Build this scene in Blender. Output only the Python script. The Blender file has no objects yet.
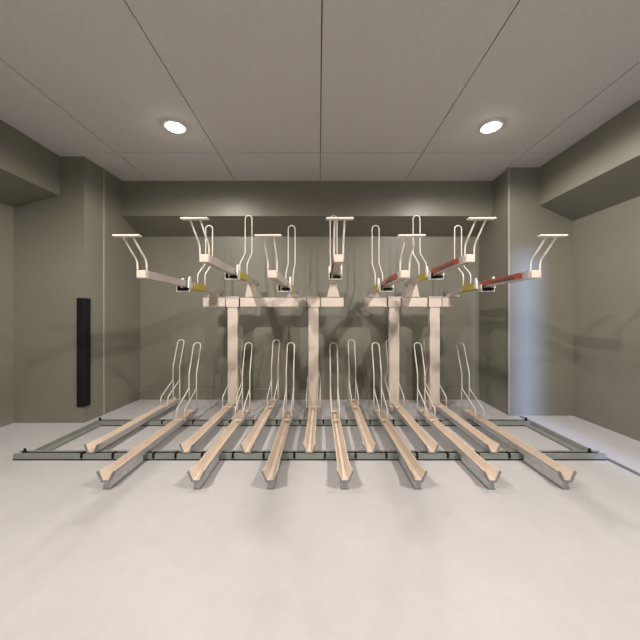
import bpy, bmesh, math
from mathutils import Vector, Matrix

S = bpy.context.scene
C = S.collection

# ------------------------------------------------------------------ camera
H_CAM = 0.938
cam_d = bpy.data.cameras.new('camera')
cam = bpy.data.objects.new('camera', cam_d)
C.objects.link(cam)
cam.location = (0, 0, H_CAM)
cam.rotation_euler = (math.radians(90), 0, 0)
cam_d.sensor_width = 36
cam_d.lens = 314 / 640 * 36
cam_d.shift_x = 1.5 / 640
cam_d.shift_y = -3.0 / 640
cam_d.clip_start = 0.02
S.camera = cam

# ------------------------------------------------------------------ world, sun, exposure
w = bpy.data.worlds.new('sky')
S.world = w
w.use_nodes = True
bg = w.node_tree.nodes['Background']
bg.inputs[0].default_value = (0.55, 0.66, 1.0, 1)
bg.inputs[1].default_value = 1.0

sun_d = bpy.data.lights.new('daylight', 'SUN')
sun_d.energy = 2.6
sun_d.angle = math.radians(3.5)
sun_d.color = (0.36, 0.52, 1.0)
sun = bpy.data.objects.new('daylight', sun_d)
C.objects.link(sun)
sun.location = (2, -6, 3)
sun.rotation_euler = Vector((0.0, 1.0, -0.17)).to_track_quat('-Z', 'Y').to_euler()

S.view_settings.view_transform = 'Standard'
S.view_settings.look = 'None'
S.view_settings.gamma = 1
S.view_settings.use_curve_mapping = False
S.view_settings.exposure = 1.06

LAMP = 40.0           # radiance of a downlight's lens
SPOT = (20.0, 84.0)   # watts of the small source in its reflector: dimmed row by the rack, full row overhead
H = 2.36             # ceiling

# ------------------------------------------------------------------ materials
def mat(name, col, rough=0.5, metal=0.0, bump=None, vary=None, spec=0.5, emit=None):
    m = bpy.data.materials.new(name)
    m.use_nodes = True
    nt = m.node_tree
    p = nt.nodes['Principled BSDF']
    p.inputs['Base Color'].default_value = (*col, 1)
    p.inputs['Roughness'].default_value = rough
    p.inputs['Metallic'].default_value = metal
    p.inputs['Specular IOR Level'].default_value = spec
    tc = nt.nodes.new('ShaderNodeTexCoord')
    if vary:
        sc, amt = vary
        n = nt.nodes.new('ShaderNodeTexNoise')
        n.inputs['Scale'].default_value = sc
        n.inputs['Detail'].default_value = 6
        r = nt.nodes.new('ShaderNodeValToRGB')
        r.color_ramp.elements[0].position = 0.3
        r.color_ramp.elements[1].position = 0.7
        r.color_ramp.elements[0].color = (*[c * (1 - amt) for c in col], 1)
        r.color_ramp.elements[1].color = (*[min(1, c * (1 + amt)) for c in col], 1)
        nt.links.new(tc.outputs['Object'], n.inputs['Vector'])
        nt.links.new(n.outputs['Fac'], r.inputs['Fac'])
        nt.links.new(r.outputs['Color'], p.inputs['Base Color'])
    if bump:
        sc, st = bump
        n = nt.nodes.new('ShaderNodeTexNoise')
        n.inputs['Scale'].default_value = sc
        n.inputs['Detail'].default_value = 4
        b = nt.nodes.new('ShaderNodeBump')
        b.inputs['Strength'].default_value = st
        b.inputs['Distance'].default_value = 0.01
        nt.links.new(tc.outputs['Object'], n.inputs['Vector'])
        nt.links.new(n.outputs['Fac'], b.inputs['Height'])
        nt.links.new(b.outputs['Normal'], p.inputs['Normal'])
    if emit:
        p.inputs['Emission Color'].default_value = (*emit[0], 1)
        p.inputs['Emission Strength'].default_value = emit[1]
    return m

M_wall = mat('olive grey wall paint', (0.190, 0.182, 0.148), 0.42, bump=(45, 0.12), vary=(2.5, 0.04))
M_ceil = mat('ceiling board', (0.57, 0.555, 0.55), 0.85, bump=(140, 0.15), vary=(60, 0.04))
M_gap = mat('dark gap', (0.10, 0.09, 0.085), 0.9, vary=(30, 0.1))  # dark colour of the ceiling backing and the strip slot
M_bead = mat('corner bead', (0.31, 0.29, 0.265), 0.4, vary=(20, 0.03))
M_cream = mat('cream powder coat', (0.62, 0.535, 0.47), 0.38, bump=(300, 0.03), vary=(9, 0.04))
M_tray = mat('beige coated gutter', (0.70, 0.585, 0.485), 0.42, vary=(6, 0.06))
M_white = mat('white coated rod', (0.68, 0.64, 0.58), 0.35, vary=(15, 0.03))
M_lilac = mat('pale grey rail metal', (0.50, 0.44, 0.43), 0.35, metal=0.2, vary=(8, 0.05))
M_rail = mat('dull base rail steel', (0.27, 0.285, 0.26), 0.45, metal=0.2, vary=(10, 0.1))
M_skirt = mat('galvanised steel', (0.50, 0.49, 0.50), 0.4, metal=0.2, vary=(25, 0.1))
M_lip = mat('bare cut steel edge', (0.27, 0.265, 0.27), 0.45, metal=0.2, vary=(25, 0.1))
M_black = mat('black rubber', (0.008, 0.008, 0.009), 0.8, vary=(12, 0.2), spec=0.2)
M_yellow = mat('yellow plastic', (0.45, 0.37, 0.06), 0.45, vary=(20, 0.08))
M_red = mat('red strip', (0.36, 0.065, 0.04), 0.4, vary=(14, 0.12))
M_plastic = mat('white plastic', (0.74, 0.72, 0.68), 0.35, vary=(20, 0.03))
M_strip = mat('grey floor strip', (0.16, 0.165, 0.18), 0.5, metal=0.2, vary=(14, 0.1))
M_lamp = mat('lamp disc', (1, 1, 1), 0.4, emit=((1.0, 0.935, 0.86), LAMP), vary=(5, 0.01))

# floor: trowelled concrete, mottled patches and fine speckle
M_floor = mat('pale concrete', (0.5, 0.48, 0.47), 0.50, bump=(90, 0.10))
nt = M_floor.node_tree
p = nt.nodes['Principled BSDF']
tc = nt.nodes.new('ShaderNodeTexCoord')
n1 = nt.nodes.new('ShaderNodeTexNoise'); n1.inputs['Scale'].default_value = 2.2; n1.inputs['Detail'].default_value = 8; n1.inputs['Roughness'].default_value = 0.65
n2 = nt.nodes.new('ShaderNodeTexNoise'); n2.inputs['Scale'].default_value = 14; n2.inputs['Detail'].default_value = 6
mx = nt.nodes.new('ShaderNodeMath'); mx.operation = 'MULTIPLY_ADD'; mx.inputs[1].default_value = 0.35
rp = nt.nodes.new('ShaderNodeValToRGB')
rp.color_ramp.elements[0].position = 0.48; rp.color_ramp.elements[0].color = (0.465, 0.452, 0.455, 1)
rp.color_ramp.elements[1].position = 0.86; rp.color_ramp.elements[1].color = (0.515, 0.502, 0.505, 1)
nt.links.new(tc.outputs['Object'], n1.inputs['Vector']); nt.links.new(tc.outputs['Object'], n2.inputs['Vector'])
nt.links.new(n2.outputs['Fac'], mx.inputs[0]); nt.links.new(n1.outputs['Fac'], mx.inputs[2])
nt.links.new(mx.outputs[0], rp.inputs['Fac']); nt.links.new(rp.outputs['Color'], p.inputs['Base Color'])

# ------------------------------------------------------------------ mesh helpers
def add_box(bm, c, s, bev=0.0, rot=None):
    g = bmesh.ops.create_cube(bm, size=1.0)
    vs = g['verts']
    mt = Matrix.Translation(Vector(c)) @ (rot.to_4x4() if rot else Matrix.Identity(4)) @ Matrix.Diagonal((*s, 1))
    bmesh.ops.transform(bm, matrix=mt, verts=vs)
    if bev > 0:
        es = list({e for v in vs for e in v.link_edges})
        bmesh.ops.bevel(bm, geom=es, offset=bev, segments=2, affect='EDGES', profile=0.5)

def add_prism(bm, poly, axis, a, b):
    """closed polygon (pairs) swept from a to b along the axis; poly lists the other two axes in xyz order"""
    def P(q, t):
        return {'x': (t, q[0], q[1]), 'y': (q[0], t, q[1]), 'z': (q[0], q[1], t)}[axis]
    va = [bm.verts.new(P(q, a)) for q in poly]
    vb = [bm.verts.new(P(q, b)) for q in poly]
    n = len(poly)
    fs = [bm.faces.new(va), bm.faces.new(vb)]
    for i in range(n):
        fs.append(bm.faces.new((va[i], va[(i + 1) % n], vb[(i + 1) % n], vb[i])))
    bmesh.ops.recalc_face_normals(bm, faces=fs)

def add_hexa(bm, bot, top):
    """solid between two quads or polygons of equal count"""
    vb = [bm.verts.new(q) for q in bot]; vt = [bm.verts.new(q) for q in top]
    n = len(bot)
    fs = [bm.faces.new(vb), bm.faces.new(vt)]
    for i in range(n):
        fs.append(bm.faces.new((vb[i], vb[(i + 1) % n], vt[(i + 1) % n], vt[i])))
    bmesh.ops.recalc_face_normals(bm, faces=fs)

def fillet(pts, r, n=5):
    pts = [Vector(q) for q in pts]
    out = [pts[0]]
    for i in range(1, len(pts) - 1):
        a, b, c = pts[i - 1], pts[i], pts[i + 1]
        d1, d2 = (a - b), (c - b)
        k = min(r, d1.length * 0.49, d2.length * 0.49)
        s, e = b + d1.normalized() * k, b + d2.normalized() * k
        for t in range(n + 1):
            u = t / n
            out.append(s * (1 - u) ** 2 + b * 2 * u * (1 - u) + e * u * u)
    out.append(pts[-1])
    return out

def add_tube(bm, pts, r, seg=8):
    rings = []
    n = len(pts)
    prev = None
    for i, q in enumerate(pts):
        d = (pts[min(i + 1, n - 1)] - pts[max(i - 1, 0)]).normalized()
        if prev is None:
            u = d.orthogonal().normalized()
        else:
            u = (prev - d * prev.dot(d)).normalized()
        prev = u
        v = d.cross(u)
        rings.append([bm.verts.new(q + (u * math.cos(k * 2 * math.pi / seg) + v * math.sin(k * 2 * math.pi / seg)) * r) for k in range(seg)])
    fs = []
    for a, b in zip(rings, rings[1:]):
        for k in range(seg):
            fs.append(bm.faces.new((a[k], a[(k + 1) % seg], b[(k + 1) % seg], b[k])))
    fs.append(bm.faces.new(rings[0])); fs.append(bm.faces.new(rings[-1]))
    for f in fs[:-2]:
        f.smooth = True
    bmesh.ops.recalc_face_normals(bm, faces=fs)

def add_lathe(bm, prof, c, seg=32):
    """profile of (radius, z) closed by caps on the axis when the radius is zero"""
    rings = []
    for r, z in prof:
        if r == 0:
            rings.append([bm.verts.new((c[0], c[1], c[2] + z))])
        else:
            rings.append([bm.verts.new((c[0] + r * math.cos(2 * math.pi * k / seg), c[1] + r * math.sin(2 * math.pi * k / seg), c[2] + z)) for k in range(seg)])
    fs = []
    for a, b in zip(rings, rings[1:]):
        for k in range(seg):
            q = [a[k % len(a)], a[(k + 1) % len(a)], b[(k + 1) % len(b)], b[k % len(b)]]
            q = list(dict.fromkeys(q))
            fs.append(bm.faces.new(q))
    bmesh.ops.recalc_face_normals(bm, faces=fs)

def obj(name, bm, m, parent=None):
    me = bpy.data.meshes.new(name)
    bm.normal_update()
    bm.to_mesh(me); bm.free()
    me.materials.append(m)
    o = bpy.data.objects.new(name, me)
    C.objects.link(o)
    o.parent = parent
    return o

def B():
    return bmesh.new()

def thing(name, label, cat, loc=(0, 0, 0), rz=0.0, group=None):
    o = bpy.data.objects.new(name, None)
    C.objects.link(o)
    o.empty_display_size = 0.1
    o.location = loc; o.rotation_euler = (0, 0, rz)
    o['label'] = label; o['category'] = cat
    if group:
        o['group'] = group
    return o

def struct(name, bm, m):
    o = obj(name, bm, m)
    o['kind'] = 'structure'
    return o

def copy_tree(o, parent=None):
    c = o.copy()
    C.objects.link(c)
    if parent:
        c.parent = parent
    for ch in list(o.children):
        copy_tree(ch, c)
    return c

# ------------------------------------------------------------------ the room
XL, XR = -2.70, 2.42          # side walls
YB, YF = 3.58, -1.0           # wall behind the rack, wall behind the camera
LPX, LPY = -2.077, 2.78       # front corner of the pillar by the left wall
RPX, RPY = 1.81, 2.985        # front corner of the pillar by the right wall
LBX, RBX = -2.03, 1.83        # where those pillars meet the back wall

bm = B(); add_box(bm, (0, 1.3, -0.05), (6.4, 5.4, 0.1)); struct('floor', bm, M_floor)

# ceiling: boards with open joints under a dark backing
bm = B()
xs = [XL - 0.2, -2.64, -1.752, -0.872, 0.016, 0.904, 1.79, XR + 0.2]
ys = [YB + 0.2, 2.72, 0.90, YF - 0.2]
g = 0.003
for i in range(len(xs) - 1):
    for j in range(len(ys) - 1):
        x0, x1, y1, y0 = xs[i] + g, xs[i + 1] - g, ys[j] - g, ys[j + 1] + g
        add_box(bm, ((x0 + x1) / 2, (y0 + y1) / 2, H + 0.006), (x1 - x0, y1 - y0, 0.012), 0.0012)
ce = struct('ceiling', bm, M_ceil)
bm = B(); add_box(bm, (0, 1.3, H + 0.06), (6.4, 5.4, 0.094))
o = obj('backing', bm, M_gap, ce)

bm = B(); add_box(bm, (0, YB + 0.1, H / 2), (6.0, 0.2, H)); struct('wall_back', bm, M_wall)
bm = B(); add_box(bm, (XL - 0.1, 1.3, H / 2), (0.2, 5.0, H)); struct('wall_left', bm, M_wall)
bm = B(); add_box(bm, (XR + 0.1, 1.3, H / 2), (0.2, 5.0, H)); struct('wall_right', bm, M_wall)
# wall behind the camera with an unseen doorway slit added to shape the bluish daylight
DX0, DX1, DH = 1.85, 2.10, 2.25
bm = B()
add_box(bm, ((XL + DX0) / 2, YF - 0.1, H / 2), (DX0 - XL, 0.2, H))
add_box(bm, ((DX1 + XR) / 2, YF - 0.1, H / 2), (XR - DX1, 0.2, H))
add_box(bm, ((DX0 + DX1) / 2, YF - 0.1, (DH + H) / 2), (DX1 - DX0, 0.2, H - DH))
struct('wall_front', bm, M_wall)

bm = B(); add_prism(bm, [(XL - 0.02, LPY), (LPX, LPY), (LBX, YB + 0.02), (XL - 0.02, YB + 0.02)], 'z', 0, H)
struct('pillar_left', bm, M_wall)
bm = B(); add_prism(bm, [(XR + 0.02, RPY), (RPX, RPY), (RBX, YB + 0.02), (XR + 0.02, YB + 0.02)], 'z', 0, H)
struct('pillar_right', bm, M_wall)

# haunched beams: upright face, underside sloping down to the wall
bm = B(); add_prism(bm, [(3.28, 1.993), (YB + 0.02, 1.845), (YB + 0.02, H), (3.28, H)], 'x', -2.2, 1.95)
struct('beam_back', bm, M_wall)
bm = B(); add_prism(bm, [(-2.29, 2.010), (XL - 0.02, 1.915), (XL - 0.02, H), (-2.29, H)], 'y', YF, LPY + 0.02)
struct('beam_left', bm, M_wall)
bm = B(); add_prism(bm, [(2.10, 1.998), (XR + 0.02, 1.840), (XR + 0.02, H), (2.10, H)], 'y', YF, RPY + 0.02)
struct('beam_right', bm, M_wall)

# skirting along the back wall
bm = B(); add_box(bm, ((LBX + RBX) / 2, YB - 0.007, 0.065), (RBX - LBX + 0.02, 0.018, 0.13), 0.004)
struct('baseboard_back', bm, M_wall)

# plaster corner beads
def lerp(a, b, t):
    return a + (b - a) * t
t = (3.02 - LPY) / (YB - LPY)
bm = B(); add_box(bm, (lerp(LPX, LBX, t), 3.02, H / 2), (0.010, 0.022, H), 0.003)
struct('trim_1', bm, M_bead)
bm = B(); add_box(bm, (RPX, RPY, H / 2), (0.016, 0.016, H), 0.004)
struct('trim_2', bm, M_bead)

# grey edging strip let into the floor
bm = B(); add_prism(bm, [(1.888, 0.0), (1.894, 0.006), (1.916, 0.006), (1.922, 0.0)], 'y', YF + 0.1, RPY - 0.03)
struct('trim_3', bm, M_strip)

# ------------------------------------------------------------------ corner guard
cg = thing('corner_guard', 'tall black rubber guard strip wrapped around the pillar corner', 'corner guard', (LPX, LPY, 0.148))
hgt = 0.957
bm = B()
sx = (LBX - LPX) / (YB - LPY)
th = 0.012
prof = [(-0.055, -0.001), (-0.055, -th), (-0.048, -th - 0.004), (th * 0.6, -th - 0.004), (th + 0.004, -th * 0.6), (th + 0.004 + sx * .055, 0.052), (th + sx * .06, 0.060), (0.001 + sx * .06, 0.060), (0.001, -0.001)]
add_prism(bm, prof, 'z', 0, hgt)
obj('rubber_strip', bm, M_black, cg)

# ------------------------------------------------------------------ downlights
lights = [(-1.07, 2.344, 'round lit ceiling downlight on the side of the black corner guard'),
          (1.288, 2.344, 'round lit ceiling downlight on the side of the red-striped trays'),
          (-1.17, 0.48, 'lit downlight overhead, nearer the corner guard, second row from the rack'),
          (1.34, 0.48, 'lit downlight overhead, nearer the floor edging strip, second row from the rack')]
for x, y, lab in lights:
    d = thing('downlight', lab, 'ceiling light', (x, y, H), 0, 'ceiling downlights')
    bm = B(); add_lathe(bm, [(0.084, 0.0), (0.084, -0.004), (0.076, -0.009), (0.066, -0.009), (0.060, -0.004), (0.060, 0.0)], (0, 0, 0))
    obj('trim_ring', bm, M_plastic, d)
    bm = B(); add_lathe(bm, [(0, -0.026), (0.020, -0.0245), (0.040, -0.018), (0.055, -0.009), (0.0595, -0.003), (0.0595, -0.0005), (0, -0.0005)], (0, 0, 0))
    obj('lamp', bm, M_lamp, d)
    sp = bpy.data.lights.new('reflector_light', 'SPOT')
    sp.energy = SPOT[0] if y > 1 else SPOT[1]; sp.color = (1.0, 0.935, 0.86)
    sp.spot_size = math.radians(172); sp.spot_blend = 0.35
    sp.shadow_soft_size = 0.034
    so = bpy.data.objects.new('reflector_light', sp)
    C.objects.link(so); so.parent = d; so.location = (0, 0, -0.05)

# ------------------------------------------------------------------ base frame on the floor
FR, BR = 2.055, 2.70          # front faces of the two cross rails
RH = 0.040
bf = thing('base_frame', 'low grey steel floor frame bolted under all the lower trays', 'rack base', (0, 0, 0))
def crail(x0, x1, y0, d):
    # C section lying on rubber packing, its mouth up
    bm = B()
    t = 0.004
    pr = [(y0, 0.007), (y0 + d, 0.007), (y0 + d, RH), (y0 + d - 0.018, RH), (y0 + d - 0.018, RH - t), (y0 + d - t, RH - t), (y0 + d - t, 0.007 + t), (y0 + t, 0.007 + t), (y0 + t, RH - t), (y0 + 0.018, RH - t), (y0 + 0.018, RH), (y0, RH)]
    add_prism(bm, pr, 'x', x0, x1)
    return bm
obj('front_rail', crail(-2.0, 1.882, FR, 0.06), M_rail, bf)
obj('rear_rail', crail(-1.935, 1.84, BR, 0.06), M_rail, bf)
for y0, x0, x1 in ((FR, -2.0, 1.882), (BR, -1.935, 1.84)):
    bm = B(); add_box(bm, ((x0 + x1) / 2, y0 + 0.03, 0.0035), (x1 - x0, 0.064, 0.007))
    obj('rubber_packing', bm, M_black, bf)
for xa, xb in ((-1.895, -1.895), (1.80, 1.80)):
    bm = B()
    ya, yb = FR + 0.06, BR
    w2 = 0.026
    add_box(bm, (xa, (ya + yb) / 2, 0.010), (2 * w2, yb - ya, 0.008))
    add_box(bm, (xa + (w2 - 0.003) * (-1 if xa < 0 else 1), (ya + yb) / 2, 0.024), (0.006, yb - ya, 0.034), 0.001)
    obj('side_rail', bm, M_rail, bf)
def bolt(x, y, z0=RH):
    bm = B()
    add_lathe(bm, [(0, 0), (0.011, 0), (0.011, 0.010), (0.007, 0.013), (0.007, 0.026), (0, 0.028)], (x, y, z0), 10)
    obj('bolt', bm, M_black, bf)
for x, y in ((-1.95, FR + 0.03), (-1.90, BR + 0.03), (1.80, FR + 0.03), (1.805, BR + 0.03)):
    bolt(x, y)
P = 0.402
clipx = [-1.55, -1.345, -1.08, -0.935] + [0.143 - 0.1005 + 0.201 * k for k in range(-4, 7)]
for x in clipx:
    bm = B()
    add_box(bm, (x, FR - 0.003, 0.027), (0.013, 0.008, 0.024), 0.001)
    add_box(bm, (x, FR + 0.012, RH + 0.004), (0.012, 0.036, 0.008), 0.001)
    obj('rail_clip', bm, M_black, bf)
for x in clipx:
    bm = B()
    add_box(bm, (x, BR - 0.003, 0.029), (0.010, 0.008, 0.022), 0.001)
    add_box(bm, (x, BR + 0.012, RH + 0.004), (0.014, 0.036, 0.008), 0.001)
    obj('rail_clip', bm, M_black, bf)

# ------------------------------------------------------------------ lower trays
def gutter_section(wb, wt, h, t, lip=0.0):
    """outline of an open trough, flat bottomed, sides leaning outward"""
    o_ = [(-wt / 2 - lip, h), (-wb / 2, 0), (wb / 2, 0), (wt / 2 + lip, h)]
    i_ = [(wt / 2 + lip - t, h), (wb / 2 - t * 0.7, t), (-wb / 2 + t * 0.7, t), (-wt / 2 - lip + t, h)]
    return o_ + i_

def loft(bm, stations):
    """stations: list of (y, z offset, closed section)"""
    rings = [[bm.verts.new((x, y, z0 + z)) for x, z in sec] for y, z0, sec in stations]
    n = len(rings[0])
    fs = []
    for a, b in zip(rings, rings[1:]):
        for k in range(n):
            fs.append(bm.faces.new((a[k], a[(k + 1) % n], b[(k + 1) % n], b[k])))
    for r in (rings[0], rings[-1]):
        h = n // 2
        for k in range(h - 1):      # end faces follow the wall of the trough
            fs.append(bm.faces.new((r[k], r[k + 1], r[n - 2 - k], r[n - 1 - k])))
    bmesh.ops.recalc_face_normals(bm, faces=fs)

REAR = 0.05
def make_lower(name, z0, rear, foot, verticals):
    FRONT = -1.18 if foot else -1.21
    root = thing(name, 'x', 'bike tray')
    bm = B()
    a = gutter_section(0.038, 0.070, 0.048, 0.005)
    fl = gutter_section(0.040, 0.086, 0.054, 0.005, 0.002)
    loft(bm, [(FRONT + 0.012, z0, fl), (FRONT + 0.06, z0, gutter_section(0.039, 0.077, 0.051, 0.005)), (FRONT + 0.13, z0, a), (rear, z0, a)])
    obj('gutter', bm, M_tray, root)
    # grey steel channel the gutter sits in
    bm = B()
    def sh(dw):
        return gutter_section(0.046, 0.0715 + dw, 0.041, 0.002)
    loft(bm, [(FRONT + 0.016, z0 - 0.003, sh(0.017)), (FRONT + 0.06, z0 - 0.003, sh(0.008)), (FRONT + 0.13, z0 - 0.003, sh(0.0)), (rear, z0 - 0.003, sh(0.0))])
    oc = obj('outer_channel', bm, M_skirt, root); oc['label'] = 'pale grey steel channel under the gutter'
    # folded bare-steel edge at the mouth
    bm = B()
    loft(bm, [(FRONT, z0 - 0.003, gutter_section(0.044, 0.090, 0.058, 0.007, 0.002)), (FRONT + 0.014, z0 - 0.003, gutter_section(0.044, 0.090, 0.058, 0.007, 0.002))])
    e = obj('end_lip', bm, M_lip, root); e['label'] = 'bare grey steel lip'
    # raised guide bead along the trough floor
    bm = B()
    for s in (-1, 1):
        add_box(bm, (s * 0.010, (FRONT + 0.03 + rear) / 2, z0 + 0.0065), (0.004, rear - FRONT - 0.04, 0.004))
    obj('wheel_guide', bm, M_tray, root)
    if foot:
        bm = B()
        add_box(bm, (0, FRONT + 0.18, z0 / 2 + 0.003), (0.036, 0.32, z0 - 0.007), 0.002)
        f = obj('front_foot', bm, M_skirt, root); f['label'] = 'grey steel support under the tray mouth'
        bm = B()
        add_box(bm, (0, FRONT + 0.18, 0.002), (0.044, 0.33, 0.004))
        obj('foot_pad', bm, M_rail, f)
    # wheel hoop of bent rod
    r, hw = 0.0055, 0.034
    zb = z0 + 0.010
    bm = B()
    pth = []
    for s in (-1, 1):
        lw = hw if verticals else 0.066        # legs that straddle a post spread wider
        leg = [(s * lw, -0.25, zb), (s * lw, -0.25, 0.165), (s * lw, 0.0, 0.285), (s * hw, 0.0, 0.42), (s * hw, 0.105, 0.665)]
        pth.append(leg)
    L = fillet(pth[0], 0.025) ; R_ = fillet(pth[1], 0.025)
    top = Vector((0, 0.105, 0.665))
    dirv = Vector((0, 0.105, 0.245)).normalized()
    arc = [top + Vector((-hw * math.cos(math.pi * k / 10), 0, 0)) + dirv * (hw * 0.9 * math.sin(math.pi * k / 10)) for k in range(1, 10)]
    add_tube(bm, L + arc + R_[::-1], r)
    hp = obj('wheel_hoop', bm, M_white, root); hp['label'] = 'bent white rod hoop'
    if verticals:
        for s in (-1, 1):
            bm = B(); add_tube(bm, [Vector((s * hw, 0.004, zb)), Vector((s * hw, 0.004, 0.16)), Vector((s * hw, 0.004, 0.288))], r)
            obj('rear_stay', bm, M_white, hp)
    # cross bolt plate where the hoop is fixed
    for yy in (-0.25, 0.0) if verticals else (-0.25,):
        bm = B(); add_box(bm, (0, yy, z0 + 0.030), (0.078 if verticals else 0.144, 0.03, 0.006), 0.002)
        obj('cross_plate', bm, M_tray, root)
    return root

ordn = ['first', 'second', 'third', 'fourth', 'fifth', 'sixth', 'seventh']
pf = make_lower('lower_bike_tray', 0.050, REAR, True, True)
pb = make_lower('lower_bike_tray', 0.047, REAR, False, True)
ps = make_lower('lower_bike_tray', 0.047, -0.168, False, False)
used = set()
def place(proto, loc, label, group, rz=0.0):
    if proto.name in used:
        o = copy_tree(proto)
    else:
        o = proto; used.add(proto.name)
    o.location = loc
    o.rotation_euler = (0, 0, rz)
    o['label'] = label; o['group'] = group
    return o
front_x = [-1.15, -0.662, -0.262, 0.143, 0.541, 0.940, 1.345]
back_x = [-1.493, -0.867, -0.469, -0.0605, 0.338, 0.745, 1.151]
for i, x in enumerate(front_x):
    place(pf, (x, 2.87, 0), f'beige lower tray jutting past the front rail, {ordn[i]} of seven from the black corner guard', 'lower trays jutting past the front rail')
POSTX = (-0.853, -0.050, 0.753, 1.156)
for i, x in enumerate(back_x):
    post = i in (1, 3, 5, 6)
    place(ps if post else pb, (x + 0.014, 3.265, 0),
          f'beige lower tray ending at the front rail, {ordn[i]} of seven from the black corner guard', 'lower trays ending at the front rail', -0.012)

# ------------------------------------------------------------------ posts and beams of the upper tier
PY0, PY1 = 3.115, 3.165
ZB0, ZB1 = 1.040, 1.130
def frame(label, posts, x0, x1):
    t = thing('post_frame', label, 'rack frame', (posts[0], (PY0 + PY1) / 2, 0), 0, 'upper tier post frames')
    ox, oy = posts[0], (PY0 + PY1) / 2
    bm = B()
    h_ = ZB1 - ZB0
    add_box(bm, ((x0 + x1) / 2 - ox, 0.012, (ZB0 + ZB1) / 2), (x1 - x0, 0.06, h_), 0.004)
    obj('cross_beam', bm, M_cream, t)
    for px in posts:
        bm = B()
        add_box(bm, (px - ox, 0, (ZB0 + 0.006) / 2), (0.100, 0.05, ZB0 - 0.008), 0.005)
        q = obj('post', bm, M_cream, t)
        bm = B()
        add_box(bm, (px - ox, 0.0, 0.003), (0.13, 0.07, 0.006), 0.001)
        obj('base_plate', bm, M_cream, q)
        bm = B()
        add_box(bm, (px - ox, -0.024, (ZB0 + ZB1) / 2 + 0.002), (0.128, 0.020, h_ + 0.012), 0.002)
        add_box(bm, (px - ox, 0.005, ZB1 + 0.006), (0.134, 0.085, 0.006), 0.001)
        add_box(bm, (px - ox, -0.036, ZB1 + 0.002), (0.140, 0.012, 0.003))
        cl = obj('clamp_head', bm, M_cream, q)
        for s in (-1, 1):
            bm = B()
            add_box(bm, (px - ox + s * 0.067, -0.022, (ZB0 + ZB1) / 2), (0.008, 0.014, h_ - 0.002))  # flat black plate stands in for the dark recess beside the clamp
            add_lathe(bm, [(0, 0), (0.008, 0), (0.008, -0.012), (0, -0.012)], (px - ox + s * 0.058, -0.024, ZB0 - 0.004), 8)
            obj('clamp_bolt_and_gap', bm, M_black, cl)
    return t
frame('cream two-post frame with a long cross beam under the four plain trays', POSTX[:2], -1.150, 0.250)
frame('cream two-post frame with a short cross beam under the red-striped trays', POSTX[2:], 0.460, 1.365)

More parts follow.
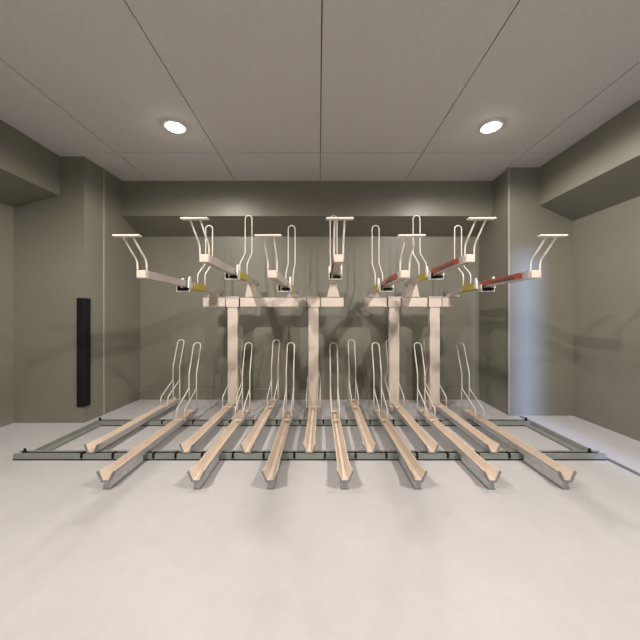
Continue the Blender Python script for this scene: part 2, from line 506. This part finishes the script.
# ------------------------------------------------------------------ upper trays
def make_upper(name, lift, red):
    """origin on the beam under the tray, +Y away from the camera; lift = height of the rail's underside"""
    root = thing(name, 'x', 'bike tray')
    z = lift
    y_cap, y_hoop = -1.12, 0.0          # the hoop's uprights stand at y = 0
    # fixed rear rail
    bm = B(); add_prism(bm, [(-0.026, z), (0.026, z), (0.033, z + 0.042), (0.027, z + 0.042), (0.021, z + 0.006), (-0.021, z + 0.006), (-0.027, z + 0.042), (-0.033, z + 0.042)], 'y', -0.20, 0.30)
    obj('rear_rail', bm, M_lilac, root)
    bm = B(); add_box(bm, (0, 0.302, z + 0.021), (0.062, 0.006, 0.044), 0.001)
    for s in (-1, 1):
        add_lathe(bm, [(0, 0), (0.007, 0), (0.007, -0.008), (0, -0.008)], (s * 0.018, 0.28, z), 8)
    obj('rail_end', bm, M_black, root)
    # sliding front tray
    zt = z + 0.004
    bm = B(); loft(bm, [(y_cap + 0.03, zt, gutter_section(0.044, 0.060, 0.046, 0.005)), (-0.60, zt, gutter_section(0.044, 0.060, 0.046, 0.005)), (-0.42, zt, gutter_section(0.044, 0.062, 0.046, 0.005))])
    obj('sliding_gutter', bm, M_lilac, root)
    if red:
        bm = B()
        # strip lies along the outer face of the gutter
        add_prism(bm, [(-0.0275, zt + 0.010), (-0.0325, zt + 0.044), (-0.0350, zt + 0.044), (-0.0300, zt + 0.010)], 'y', y_cap + 0.10, -0.50)
        rs = obj('side_strip', bm, M_red, root); rs['label'] = 'long red strip on the tray side'
        bm = B()
        add_prism(bm, [(-0.0305, zt + 0.012), (-0.0325, zt + 0.027), (-0.0350, zt + 0.027), (-0.0330, zt + 0.012)], 'y', y_cap + 0.18, -0.68)
        o2 = obj('slot', bm, M_gap, rs)
    # cap at the front with the handle
    bm = B()
    add_box(bm, (0, y_cap + 0.020, zt + 0.022), (0.058, 0.045, 0.048), 0.006)
    cp = obj('end_cap', bm, M_cream, root)
    hb_y, hb_z = y_cap - 0.088, z + 0.219
    for s in (-1, 1):
        bm = B()
        add_tube(bm, fillet([(s * 0.028, y_cap + 0.015, zt + 0.020), (s * 0.028, y_cap + 0.010, z + 0.108), (s * 0.028, hb_y - 0.040, hb_z)], 0.030), 0.0055)
        obj('handle_stem', bm, M_white, root)
    bm = B(); add_box(bm, (0, hb_y - 0.045, hb_z + 0.004), (0.154, 0.034, 0.011), 0.005)
    hd = obj('handle', bm, M_white, root); hd['label'] = 'flat white grip plate'
    # roller carriage under the joint
    bm = B()
    for s in (-1, 1):
        add_box(bm, (s * 0.050, -0.53, z - 0.004), (0.005, 0.055, 0.050), 0.001)
    add_box(bm, (0, -0.53, z - 0.031), (0.105, 0.055, 0.005), 0.001)
    cr = obj('carriage', bm, M_plastic, root)
    bm = B()
    add_box(bm, (0.010, -0.53, z - 0.015), (0.060, 0.05, 0.026), 0.004)
    obj('roller', bm, M_black, cr)
    bm = B()
    add_box(bm, (-0.040, -0.54, z - 0.006), (0.011, 0.045, 0.044), 0.003)
    obj('latch', bm, M_black, cr)
    for s, yy in ((-1, -0.455), (1, -0.545)):
        bm = B()
        poly = [(yy - 0.022, z - 0.005), (yy + 0.018, z - 0.005), (yy + 0.018, z + 0.060), (yy + 0.010, z + 0.085), (yy - 0.006, z + 0.082), (yy - 0.018, z + 0.050)]
        add_prism(bm, poly, 'x', s * 0.047 - 0.006, s * 0.047 + 0.006)
        obj('guide_ear', bm, M_plastic, cr)
    # yellow sleeve where slide and rail overlap
    bm = B()
    add_prism(bm, [(-0.034, z - 0.003), (0.034, z - 0.003), (0.041, z + 0.048), (0.032, z + 0.048), (0.026, z + 0.007), (-0.026, z + 0.007), (-0.032, z + 0.048), (-0.041, z + 0.048)], 'y', -0.42, -0.17)
    sl = obj('sleeve', bm, M_yellow, root); sl['label'] = 'yellow plastic sleeve'
    # wheel hoop
    r, hw = 0.0055, 0.033
    zt_ = z + 0.613
    pth = []
    for s in (-1, 1):
        pth.append(fillet([(s * hw, -0.19, z + 0.012), (s * hw, -0.19, z + 0.150), (s * hw, -0.005, z + 0.280), (s * hw, 0.0, z + 0.36), (s * hw, 0.0, zt_)], 0.025))
    arc = [Vector((-hw * math.cos(math.pi * k / 10), 0, zt_ + hw * 0.95 * math.sin(math.pi * k / 10))) for k in range(1, 10)]
    bm = B(); add_tube(bm, pth[0] + arc + pth[1][::-1], r)
    hp = obj('wheel_hoop', bm, M_white, root); hp['label'] = 'bent white rod hoop'
    # bracket down to the beam: two cheeks and a foot
    zb = ZB1 + 0.009
    hgt = z - zb
    bm = B()
    add_hexa(bm, [(-0.062, 0.105, zb), (0.062, 0.105, zb), (0.062, 0.180, zb), (-0.062, 0.180, zb)],
             [(-0.032, 0.095, z), (0.032, 0.095, z), (0.032, 0.190, z), (-0.032, 0.190, z)])
    obj('mount', bm, M_cream, root)
    return root

ZLOW, ZHIGH = 1.172, 1.268
hoop_x = [-1.052, -0.672, -0.258, 0.145, 0.548, 0.942, 1.342]
pro = {(hi, red): make_upper('upper_bike_tray', ZHIGH if hi else ZLOW, red) for hi, red in ((0, 0), (1, 0), (0, 1), (1, 1)) }
for i, x in enumerate(hoop_x):
    hi = i % 2
    red = 1 if i >= 3 else 0
    plain = 'red-striped' if i >= 4 else ('head-on, red-edged' if i == 3 else 'plain grey')
    lvl = 'raised' if hi else 'low'
    where = ['first from the black corner guard', 'second from the black corner guard', 'third from the black corner guard',
             'at the middle of the seven', 'third from the blue-lit pillar', 'second from the blue-lit pillar', 'first from the blue-lit pillar'][i]
    place(pro[(hi, red)], (x, 3.02, 0), f'{plain} {lvl} upper tray with yellow sleeve and hoop, {where}', 'upper tier sliding trays', -0.02)
